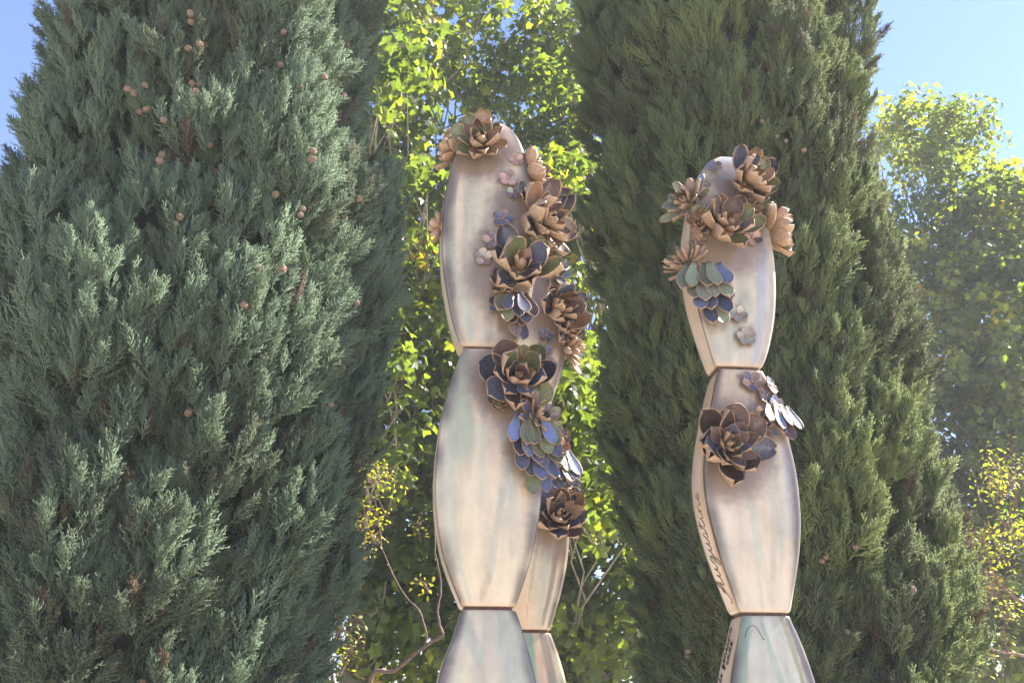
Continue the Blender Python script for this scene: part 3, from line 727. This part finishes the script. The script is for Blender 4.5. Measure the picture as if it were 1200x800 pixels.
# --- cypress plumes: feathery upright shoots made of scale-leaved cords
def cords_mesh(name, segs, mat):
    """segs: (p0, p1, radius) arrays -> three-sided tapering cords."""
    P0 = np.array([s[0] for s in segs]); P1 = np.array([s[1] for s in segs]); r = np.array([s[2] for s in segs])[:, None]
    T = P1 - P0; T /= np.linalg.norm(T, axis=1, keepdims=True) + 1e-9
    A = np.cross(T, np.tile([[0.31, 0.87, 0.38]], (len(T), 1))); A /= np.linalg.norm(A, axis=1, keepdims=True) + 1e-9; B = np.cross(T, A)
    n = len(segs); V = np.empty((n, 4, 3))
    for k in range(3):
        a = 2.0944 * k; V[:, k] = P0 + (A * math.cos(a) + B * math.sin(a)) * r
    V[:, 3] = P1
    base = np.arange(n)[:, None] * 4
    F = np.concatenate([base + np.array([[0, 1, 3]]), base + np.array([[1, 2, 3]]), base + np.array([[2, 0, 3]])])
    me = bpy.data.meshes.new(name); me.vertices.add(n * 4); me.vertices.foreach_set('co', V.astype(np.float32).ravel())
    me.loops.add(len(F) * 3); me.loops.foreach_set('vertex_index', F.astype(np.int32).ravel())
    me.polygons.add(len(F)); me.polygons.foreach_set('loop_start', np.arange(0, len(F) * 3, 3, dtype=np.int32))
    me.materials.append(mat); me.update(calc_edges=True); me.validate(); return me
def unit(v): return v / (np.linalg.norm(v) + 1e-9)
def plume_segs(seed, spread=0.62, n_spray=16, length=0.20, fat=1.0):
    g = np.random.default_rng(seed); segs = []
    lean = g.normal(0, .04, 3); lean[2] = 0
    def axis(t): return np.array([0, 0, length * t]) + lean * t * t
    for i in range(4): segs.append((axis(i / 4), axis((i + 1.4) / 4), .004))
    for i in range(n_spray):
        t = 0.02 + 0.98 * (i / (n_spray - 1)) ** 0.8
        az = i * 2.399 + g.normal(0, .35)
        rad = np.array([math.cos(az), math.sin(az), 0])
        ang = spread * (1.0 - .7 * t) + g.normal(0, .13)
        d = unit(rad * math.sin(ang) + np.array([0, 0, math.cos(ang)]))
        L = (0.13 - 0.045 * t) * g.uniform(.75, 1.25)
        side = unit(np.cross(d, g.normal(size=3)))
        p = axis(t * 0.85); nb = 8; prev = p
        for b in range(nb):
            f = (b + 1) / nb
            d2 = unit(d + np.array([0, 0, 1.0]) * 0.45 * f + g.normal(0, .06, 3))
            q = p + d2 * L * f
            segs.append((prev, q + (q - prev) * .35, .0034 * fat)); prev = q
            sgn = 1 if b % 2 else -1
            bd = unit(d2 * 0.95 + side * sgn * .6 + np.cross(side, d2) * g.normal(0, .4) + np.array([0, 0, .15]))
            bl = 0.046 * (1 - .5 * f) * g.uniform(.7, 1.3)
            segs.append((q, q + bd * bl, .0032 * fat))
            for c in range(3):
                h = q + bd * bl * (0.2 + .25 * c)
                sd = unit(bd + unit(np.cross(bd, g.normal(size=3))) * .6 + np.array([0, 0, .3]))
                segs.append((h, h + sd * bl * .5 * g.uniform(.7, 1.25), .0028 * fat))
    return segs
N_PLUME = 5
def cypress_sources(mat, nm, spread, fat): return [source('foliage_source', cords_mesh(nm, plume_segs(100 + i, spread, 16, .20, fat), mat)) for i in range(N_PLUME)]
NG_CL = make_scatter(cypress_sources(CYP_L, 'cypress_plume_blue_green', .72, 1.0))
NG_CR = make_scatter(cypress_sources(CYP_R, 'cypress_plume_olive', .68, 1.25))

def cone_mesh():
    V, F = [], []; nlat, nlon = 7, 10
    for i in range(nlat + 1):
        th = math.pi * i / nlat
        for k in range(nlon):
            a = 2 * math.pi * k / nlon + (i % 2) * .31
            r = 1 + (0.12 if (i + k) % 2 else -0.08)
            V.append((r * math.sin(th) * math.cos(a), r * math.sin(th) * math.sin(a), 1.12 * r * math.cos(th)))
    for i in range(nlat):
        for k in range(nlon):
            F.append((i * nlon + k, i * nlon + (k + 1) % nlon, (i + 1) * nlon + (k + 1) % nlon, (i + 1) * nlon + k))
    return mesh_np('seed_cone', V, F, [CONE])
SEEDCONE = cone_mesh()

def cypress(label, cx, cy, prof, top, ng, seed, n_lobes, lobe_h, lobe_r, plumes, cone_px, n_extra, cone_r, lumps=(), pscale=1.0):
    """prof: (height, crown radius) pairs. Crown = dark twiggy heart + upright flame-shaped lobes of plumes."""
    g = np.random.default_rng(seed)
    root = link('cypress_tree', None, loc=(cx, cy, 0)); tag(root, label, 'tree', 'cypress trees flanking the totems')
    pz, pr = zip(*prof)
    def rad(z): return float(np.interp(z, pz, pr))
    def rr(z, th):
        n = mnoise.noise(Vector((math.cos(th) * 1.6 + seed, math.sin(th) * 1.6, z * .55))) * .12 + mnoise.noise(Vector((math.cos(th) * 4 + seed, math.sin(th) * 4, z * 1.3))) * .06
        return rad(z) * (1 + n)
    V, F = tube_geo([(0, 0, -.05), (0.02, 0, 1.0), (-.03, .02, 4), (0, 0, top - .8)], [.17, .14, .10, .02], 10)
    G = Geo(); G.add(V, F); link('trunk', G.mesh('trunk', [BARK_CYP]), root)
    # twiggy heart
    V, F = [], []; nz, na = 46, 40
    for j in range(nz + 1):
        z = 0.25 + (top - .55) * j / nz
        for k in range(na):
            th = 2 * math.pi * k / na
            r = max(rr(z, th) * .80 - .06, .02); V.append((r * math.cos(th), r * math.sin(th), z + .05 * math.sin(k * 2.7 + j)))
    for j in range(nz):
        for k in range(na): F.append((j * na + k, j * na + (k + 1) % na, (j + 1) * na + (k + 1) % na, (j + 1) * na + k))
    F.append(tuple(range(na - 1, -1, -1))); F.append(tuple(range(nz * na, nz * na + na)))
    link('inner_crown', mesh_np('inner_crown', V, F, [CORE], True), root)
    face = math.atan2(-cy, -cx)
    P, D, S, T = [], [], [], []
    def lobe(th, z, H, Rl, out=.0):
        c, s = math.cos(th), math.sin(th)
        base = np.array([c, s, 0]) * (rr(z, th) * .86 - Rl * .35 + out) + np.array([0, 0, z])
        ax = unit(np.array([c * .16, s * .16, 1]) + g.normal(0, .05, 3))
        tv = g.uniform(0.22, .8)
        m = int(plumes * (H / lobe_h) * g.uniform(.85, 1.15))
        for i in range(m):
            t = g.uniform(0, 1)
            a = th + g.uniform(-1.75, 1.75)
            prof_r = Rl * (math.sin(math.pi * min(.12 + .88 * t, 1)) ** .7 * (1 - .35 * t) + .04)
            rv = np.array([math.cos(a), math.sin(a), 0])
            P.append(base + ax * H * t * .92 + rv * prof_r * g.uniform(.65, 1.0))
            D.append(unit(ax * (.7 + .7 * t) + rv * g.uniform(.25, .75) * (1 - .6 * t) + g.normal(0, .16, 3)))
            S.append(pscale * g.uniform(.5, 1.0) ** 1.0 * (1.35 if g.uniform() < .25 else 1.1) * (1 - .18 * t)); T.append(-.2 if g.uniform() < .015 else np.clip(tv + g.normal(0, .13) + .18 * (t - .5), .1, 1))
    for i in range(n_lobes):
        z = -0.3 + (top - .8) * ((i + .5) / n_lobes) ** 1.25 + g.normal(0, .2)
        th = face + (((i * .618034) % 1) * 2 - 1) * 2.25 + g.normal(0, .12)
        k = .55 + .45 * min(rad(z) / 1.2, 1)
        lobe(th, max(z, .1), lobe_h * g.uniform(.6, 1.4), lobe_r * g.uniform(.7, 1.3) * k, g.normal(-.01, .075))
    for i in range(3600):
        z = .2 + (top - 1.2) * (i + .5) / 3600; th = face + g.uniform(-2.2, 2.2); c, s = math.cos(th), math.sin(th)
        r = rr(z, th) * .84 - .04
        P.append(np.array([c * r, s * r, z])); D.append(unit(np.array([c * .55, s * .55, 1]) + g.normal(0, .25, 3)))
        S.append(pscale * g.uniform(.6, 1.0)); T.append(np.clip(g.normal(.32, .15), .05, 1))
    for th, z, H, Rl, out in lumps: lobe(face + th, z, H, Rl, out)
    n = len(P); P = np.array(P); D = np.array(D)
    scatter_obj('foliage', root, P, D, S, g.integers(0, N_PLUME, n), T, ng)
    # seed cones sit on the plumes nearest to where the photograph shows them
    W = P + D * (np.array(S) * .16)[:, None] + np.array([[cx, cy, 0]]) - np.array(CAM)[None]; zc = W @ np.array(FWD)
    sx = 600 + FPX * W[:, 0] / zc; sy = 400 - FPX * (W @ np.array(UPV)) / zc
    spots = list(cone_px)
    while len(spots) < len(cone_px) + n_extra:
        k = g.integers(0, n)
        if -5 < sx[k] < 1205 and -5 < sy[k] < 805: spots.append((sx[k], sy[k]))
    for x, y in spots:
        d2 = (sx - x) ** 2 + (sy - y) ** 2
        near = np.where(d2 < 16 ** 2)[0]
        if not len(near): continue
        k = near[np.argmin(zc[near])]
        ro = np.array(ray(x, y)); tdist = (W[k] @ ro) - 0.03
        p = np.array(CAM) + ro * tdist - np.array([cx, cy, 0])
        o = link('seed_cone', SEEDCONE, root); o.location = p; s_ = cone_r * random.uniform(.8, 1.15); o.scale = (s_, s_, s_)
        o.rotation_euler = (random.uniform(0, 3), random.uniform(0, 3), random.uniform(0, 3))
    return root

left_cones = [(150, 104), (157, 109), (170, 100), (164, 131), (172, 128), (192, 141), (225, 98), (233, 99), (229, 107), (190, 182), (246, 170), (187, 188), (224, 26), (234, 52), (240, 53), (220, 57), (332, 38), (329, 76), (353, 102), (380, 90), (407, 53), (367, 177), (366, 187), (323, 228), (354, 245), (352, 252), (206, 262), (211, 254), (303, 314), (331, 315), (277, 357), (286, 357), (221, 483), (402, 430), (276, 583), (403, 112), (223, 16)]
cypress('broad blue-green cypress studded with brown seed cones, rising beside the tallest totem', -2.08, 5.0,
        [(0, .68), (.8, .82), (1.8, 1.02), (3.2, 1.17), (4.6, 1.08), (6.0, .88), (7.5, .72), (9.5, .45), (11, .05)], 11.0, NG_CL, 3, 270, .85, .29, 74, left_cones, 4, .019,
        lumps=[(-1.15, 5.3, .9, .22, .22), (-1.2, 4.6, .9, .22, .12)])
right_cones = [(893, 142), (910, 160), (921, 165), (942, 176), (968, 205), (805, 768), (870, 505), (963, 657), (1070, 690), (968, 652), (993, 740), (806, 762), (1003, 640)]
cypress('tall olive-green cypress with its sunlit flank beside the plane tree, directly behind the inscribed totem', 2.02, 6.6,
        [(0, .98), (.8, 1.02), (1.8, 1.06), (3.2, 1.10), (5, 1.14), (7, 1.16), (9, 1.05), (11, .7), (13, .05)], 13.0, NG_CR, 11, 270, .95, .32, 74, right_cones, 0, .017, pscale=1.12)

# --- broad-leaved trees
def plane_leaf_geo(size=1.0, fold=.18, droop=.18):
    out = [(0, 1.0), (14, .80), (26, .66), (40, .80), (54, .92), (68, .70), (82, .56), (98, .66), (112, .70), (140, .46), (165, .26)]
    pts = [(math.sin(R(a)) * r, math.cos(R(a)) * r + .2) for a, r in out]
    pts = pts + [(-x, y) for x, y in pts[:0:-1]]
    V = [(0, .25, 0)] + [(x, y, fold * abs(x) - droop * y * y) for x, y in pts]
    n = len(pts); F = [(0, 1 + (k + 1) % n, 1 + k) for k in range(n)]
    return [(x * size, y * size, z * size) for x, y, z in V], F
def oval_leaf_geo(size):
    V = [(0, 0, 0), (.22, .3, .05), (.25, .6, .04), (0, 1, -.08), (-.25, .6, .04), (-.22, .3, .05), (0, .5, -.02)]
    return [(x * size, y * size, z * size) for x, y, z in V], [(0, 1, 6), (1, 2, 6), (2, 3, 6), (3, 4, 6), (4, 5, 6), (5, 0, 6)]
def twig_mesh(name, seed, n, geo, spread, mats, hang):
    g = random.Random(seed); G = Geo(); L = spread
    stem = [Vector((0, 0, 0)), Vector((g.uniform(-.1, .1) * L, g.uniform(-.1, .1) * L, L * .5)), Vector((g.uniform(-.2, .2) * L, g.uniform(-.2, .2) * L, L))]
    V, F = tube_geo(stem, [.006, .004, .002], 3); G.add(V, F, 1)
    for i in range(n):
        t = (i + .6) / n; p = stem[0].lerp(stem[2], t)
        az = i * 2.4 + g.uniform(-.4, .4)
        out = Vector((math.cos(az), math.sin(az), g.uniform(-.1, .6))).normalized()
        q = p + out * L * g.uniform(.12, .38)
        V, F = tube_geo([p, q], [.002, .0015], 3); G.add(V, F, 1)
        s = g.uniform(.5, 1.2)
        LV, LF = geo
        y = (out + Vector((0, 0, -hang * g.uniform(.3, 1.3)))).normalized(); zz = Vector((g.uniform(-.5, .5), g.uniform(-.5, .5), 1)); x = y.cross(zz).normalized(); zz = x.cross(y)
        G.add([q + (x * v[0] + y * v[1] + zz * v[2]) * s for v in LV], LF, 0)
    return G.mesh(name, mats, False)
PLEAF = plane_leaf_geo(.13, .3, .3)
NG_PL = make_scatter([source('foliage_source', twig_mesh('plane_twig', 40 + i, 9, PLEAF, .42, [PLANE_LEAF, BARK_PLANE], .7)) for i in range(4)])
SLEAF = oval_leaf_geo(.055)
NG_SH = make_scatter([source('foliage_source', twig_mesh('shrub_twig', 60 + i, 16, SLEAF, .30, [SHRUB_LEAF, BARK_RED], .3)) for i in range(3)])
LEAF_ONE = mesh_np('plane_leaf', *plane_leaf_geo(.14, .28, .3), [PLANE_LEAF])

def limb(G, a, b, r0, r1, g, wob=.12, n=5, sides=7):
    a, b = Vector(a), Vector(b); L = (b - a).length
    pts = [a.lerp(b, i / n) + (Vector((g.uniform(-1, 1), g.uniform(-1, 1), g.uniform(-.6, .6))) * L * wob * math.sin(math.pi * i / n) if 0 < i < n else Vector()) for i in range(n + 1)]
    V, F = tube_geo(pts, [r0 + (r1 - r0) * i / n for i in range(n + 1)], sides); G.add(V, F); return pts
def plane_tree(label, bx, by, trunk_h, clumps, n_twigs, seed, n_leaves, view_box):
    """clumps: (dx, dy, z, radius) leaf masses in the crown; each carried by its own limb."""
    g = random.Random(seed); gn = np.random.default_rng(seed)
    root = link('plane_tree', None, loc=(bx, by, 0)); tag(root, label, 'tree', 'plane trees behind the cypresses')
    G = Geo(); top = max(c[2] for c in clumps)
    tp = limb(G, (0, 0, -.1), (g.uniform(-.3, .3), g.uniform(-.3, .3), top * .82), .26, .05, g, .025, 8, 10)
    for dx, dy, z, r in clumps:
        zz = max(1.6, min(z * .62, top * .75)); k = min(range(len(tp)), key=lambda i: abs(tp[i].z - zz))
        lp = limb(G, tp[k], (dx, dy, z), (.022 + .035 * r if r > .6 else .014), .008, g, .10, 5, 6)
        for _ in range(5):
            e = Vector((dx, dy, z)) + Vector((g.gauss(0, .5), g.gauss(0, .5), g.gauss(0, .5))) * r
            limb(G, lp[g.choice((2, 3, 4))], e, .022, .006, g, .12, 3, 4)
    link('trunk', G.mesh('trunk', [BARK_PLANE]), root)
    w = np.array([c[3] ** 2.4 for c in clumps]); w /= w.sum()
    ci = gn.choice(len(clumps), n_twigs, p=w); C = np.array([c[:3] for c in clumps])[ci]; Rr = np.array([c[3] for c in clumps])[ci]
    d = gn.normal(size=(n_twigs, 3)); d /= np.linalg.norm(d, axis=1, keepdims=True)
    rad = gn.uniform(0, 1, n_twigs) ** .40
    P = C + d * (rad * Rr * .86)[:, None] * np.array([[1, 1, .85]])
    keep = P[:, 2] > .6; P, d = P[keep], d[keep]
    D = d * .7 + np.array([[0, 0, .25]]) + gn.normal(0, .4, P.shape)
    tint = np.clip(gn.normal(.38, .2, len(P)) + .15 * np.sin(P[:, 0] * 1.3 + P[:, 2] * .9), 0, .95)
    scatter_obj('foliage', root, P, D, gn.uniform(.8, 1.2, len(P)), gn.integers(0, 4, len(P)), tint, NG_PL)
    # the leaves one can pick out singly: the nearest ones on the side facing the path
    n = 0; order = np.argsort(P[:, 1] + gn.uniform(0, 1.2, len(P)))
    for k in order:
        if n >= n_leaves: break
        px, py, _ = project(P[k] + np.array([bx, by, 0]))
        if not any(x0 < px < x1 and y0 < py < y1 for x0, x1, y0, y1 in view_box): continue
        for _ in range(2):
            o = link('leaf', LEAF_ONE, root); n += 1
            o.location = P[k] + gn.normal(0, .16, 3) + np.array([0, -.12, 0]); o.rotation_euler = (g.uniform(-.9, .5), g.uniform(-.7, .7), g.uniform(0, 6.28))
            s = g.uniform(.8, 1.25); o.scale = (s, s, s)
    return root
def clump_px(bx, by, lst):
    """Leaf masses given by photo pixel, distance and radius."""
    out = []
    for px, py, Y, r in lst:
        p = at_y(px, py, Y); out.append((p.x - bx, p.y - by, p.z, r))
    return out
mid = [(640, 430)]
# left of the gap
plane_tree('leafy plane tree whose crown fills the gap beside the blue-green cypress', -2.2, 12.6, 3, clump_px(-2.2, 12.6, [
    (470, 60, 12.4, 1.25), (520, 20, 13.2, 1.1), (455, 130, 11.6, 1.0), (475, 210, 12.0, 1.15), (445, 300, 11.4, 1.0), (500, 330, 12.8, 1.3), (460, 420, 11.6, 1.15), (500, 500, 12.6, 1.3),
    (450, 560, 12.2, 1.1), (480, 640, 12.8, 1.3), (440, 720, 12.2, 1.1), (510, 760, 12.8, 1.3), (400, 180, 13.4, 1.3), (390, 400, 13.2, 1.5), (360, 620, 13.4, 1.5), (420, -80, 12.6, 1.5), (320, 40, 13.6, 1.5), (520, 250, 13.6, 1.0), (545, 90, 13.8, .7), (450, 95, 10.0, .5), (470, 60, 10.4, .5), (445, 440, 9.8, .45), (455, 520, 10.0, .45), (500, 225, 10.6, .4)]),
    2000, 21, 260, [(425, 540, 0, 800)])
plane_tree('leafy plane tree whose crown fills the gap beside the olive cypress', 1.0, 13.8, 3, clump_px(1.0, 13.8, [
    (625, 60, 13.2, 1.2), (660, 130, 12.6, 1.1), (590, 130, 13.8, 1.1), (640, 210, 13.2, 1.2), (675, 240, 12.2, .9), (690, 60, 13.6, 1.1), (640, 310, 13.6, 1.3), (690, 370, 12.8, 1.1), (610, 250, 14.2, 1.3),
    (690, 470, 12.0, 1.0), (680, 540, 11.8, 1.05), (710, 620, 12.4, 1.1), (650, 600, 13.4, 1.3), (690, 720, 12.8, 1.3), (740, 460, 13.2, 1.2), (730, 760, 13.0, 1.3), (640, 760, 13.6, 1.3), (780, 250, 14.2, 1.6), (790, 560, 14.2, 1.6), (570, 420, 14.4, 1.5), (560, 620, 14.4, 1.5), (650, -60, 13.6, 1.3), (760, 20, 14.4, 1.5), (668, 470, 9.6, .5), (690, 520, 9.8, .55), (672, 570, 9.8, .5), (655, 500, 9.4, .35), (705, 590, 10.2, .5), (672, 205, 10.6, .5), (650, 345, 10.4, .4)]),
    2450, 22, 280, [(600, 750, 0, 800)])
plane_tree('plane tree standing against open sky on the sunlit flank of the olive cypress', 10.2, 18.4, 3, clump_px(10.2, 18.4, [
    (1085, 165, 18.4, 1.48), (1050, 150, 18.8, 1.14), (1120, 160, 18.0, 1.08), (1110, 250, 17.8, 1.71), (1160, 260, 17.6, 1.60), (1190, 240, 18.4, 1.25), (1090, 340, 17.6, 1.48), (1150, 360, 17.2, 1.71), (1200, 340, 17.6, 1.71),
    (1130, 450, 17.2, 1.60), (1190, 460, 17.2, 1.71), (1150, 560, 17.6, 1.71), (1210, 560, 17.4, 1.71), (1160, 660, 17.6, 1.71), (1140, 760, 17.8, 1.60), (1220, 740, 17.8, 1.82), (1260, 300, 18.6, 2.05), (1280, 480, 18.4, 2.05), (1000, 330, 19.4, 1.94), (1010, 560, 19.4, 2.17), (1290, 650, 18.6, 2.17)]),
    3600, 23, 280, [(1035, 1200, 93.4, 912.00)])

# --- slim reddish shrub-trees with turning leaves
def shrub_tree(label, bx, by, limbs, leaf_px, n_each, seed, spread):
    g = random.Random(seed); gn = np.random.default_rng(seed)
    root = link('shrub_tree', None, loc=(bx, by, 0)); tag(root, label, 'small tree', 'slim trees with turning leaves')
    G = Geo()
    for pts, r0, r1 in limbs:
        P = [at_y(px, py, Y) - Vector((bx, by, 0)) if py is not None else Vector(px) for px, py, Y in pts]
        P = catmull(P, 5); n = len(P)
        P = [p + Vector((g.gauss(0, .006), g.gauss(0, .006), g.gauss(0, .006))) for p in P]
        V, F = tube_geo(P, [(r0 + (r1 - r0) * i / (n - 1)) * g.uniform(.42, .60) for i in range(n)], 8); G.add(V, F)
    link('trunk', G.mesh('trunk', [BARK_RED]), root)
    P, D = [], []
    for px, py, Y, sx, sy, cnt in leaf_px:
        for _ in range(int(cnt * n_each)):
            p = at_y(px + g.gauss(0, sx), py + g.gauss(0, sy), Y + g.gauss(0, spread)); P.append(tuple(p - Vector((bx, by, 0)))); D.append((g.gauss(0, .6), g.gauss(0, .6), 1))
    P = np.array(P); n = len(P)
    scatter_obj('foliage', root, P, np.array(D), gn.uniform(.7, 1.15, n), gn.integers(0, 3, n), np.clip(gn.normal(.55 if seed == 31 else .36, .22, n), 0, 1), NG_SH)
    return root
shrub_tree('slim reddish branched tree with sparse yellow leaves behind the tallest totem', -1.35, 8.6,
    [([((0, 0, -.05), None, 0), (392, 830, 8.5), (386, 770, 8.5), (388, 715, 8.5), (384, 690, 8.5)], .035, .012), ([(386, 770, 8.5), (398, 735, 8.4), (404, 705, 8.4)], .016, .005),
     ([((0.05, 0, .3), None, 0), (430, 810, 8.4), (462, 785, 8.2), (500, 755, 8.0), (519, 744, 7.9)], .04, .026), ([(519, 744, 7.9), (514, 720, 7.9), (516, 680, 7.9), (510, 640, 7.9), (508, 600, 7.9)], .022, .008),
     ([(500, 755, 8.0), (495, 720, 8.0), (470, 690, 8.1), (448, 640, 8.1), (440, 580, 8.1), (432, 552, 8.1)], .016, .004)],
    [(444, 576, 8.1, 13, 9, .7), (440, 622, 8.1, 9, 8, .5), (425, 648, 8.1, 6, 6, .35), (385, 735, 8.5, 9, 12, .5), (402, 765, 8.4, 6, 20, .5), (500, 660, 7.9, 6, 20, .15)], 14, 31, .12)
shrub_tree('slim reddish branched tree with yellowing leaves at the foot of the sunlit cypress flank', 5.6, 9.0,
    [([((0, 0, -.05), None, 0), (1240, 860, 9.0), (1232, 760, 8.9), (1212, 720, 8.8), (1178, 690, 8.7), (1160, 660, 8.7), (1150, 620, 8.7)], .05, .010), ([(1236, 790, 8.9), (1200, 768, 8.7), (1168, 762, 8.6), (1150, 748, 8.6), (1142, 730, 8.6)], .032, .010),
     ([(1232, 770, 8.9), (1215, 680, 8.8), (1195, 620, 8.8), (1190, 570, 8.8)], .028, .008)],
    [(1165, 580, 8.7, 14, 16, 1.2), (1190, 560, 8.8, 12, 14, 1.0), (1160, 640, 8.6, 16, 18, 1.2), (1195, 650, 8.7, 14, 22, 1.2), (1165, 700, 8.6, 14, 14, .8), (1190, 720, 8.7, 14, 20, .8), (1170, 780, 8.7, 20, 10, .7), (1225, 620, 8.9, 16, 40, 1.2)], 10, 32, .25)

# ------------------------------------------------------------------ thin even air volume, added to stand in for lens glare
def glare_haze():
    m = bpy.data.materials.new('lens_glare_haze'); m.use_nodes = True; nt = m.node_tree
    nt.nodes.remove(nt.nodes['Principled BSDF'])
    v = nt.nodes.new('ShaderNodeVolumePrincipled'); v.inputs['Color'].default_value = (0.93, 0.95, 1.0, 1)
    v.inputs['Density'].default_value = GLARE_HAZE; v.inputs['Anisotropy'].default_value = 0.0
    nt.links.new(v.outputs[0], nt.nodes['Material Output'].inputs['Volume'])
    a, z0, z1 = 620, -1.0, 20.0
    V = [(-a, -a, z0), (a, -a, z0), (a, a, z0), (-a, a, z0), (-a, -a, z1), (a, -a, z1), (a, a, z1), (-a, a, z1)]
    F = [(3, 2, 1, 0), (4, 5, 6, 7), (0, 1, 5, 4), (1, 2, 6, 5), (2, 3, 7, 6), (3, 0, 4, 7)]
    tag(link('glare_haze', mesh_np('glare_haze', V, F, [m])), kind='stuff')
GLARE_HAZE = 0.0023
glare_haze()
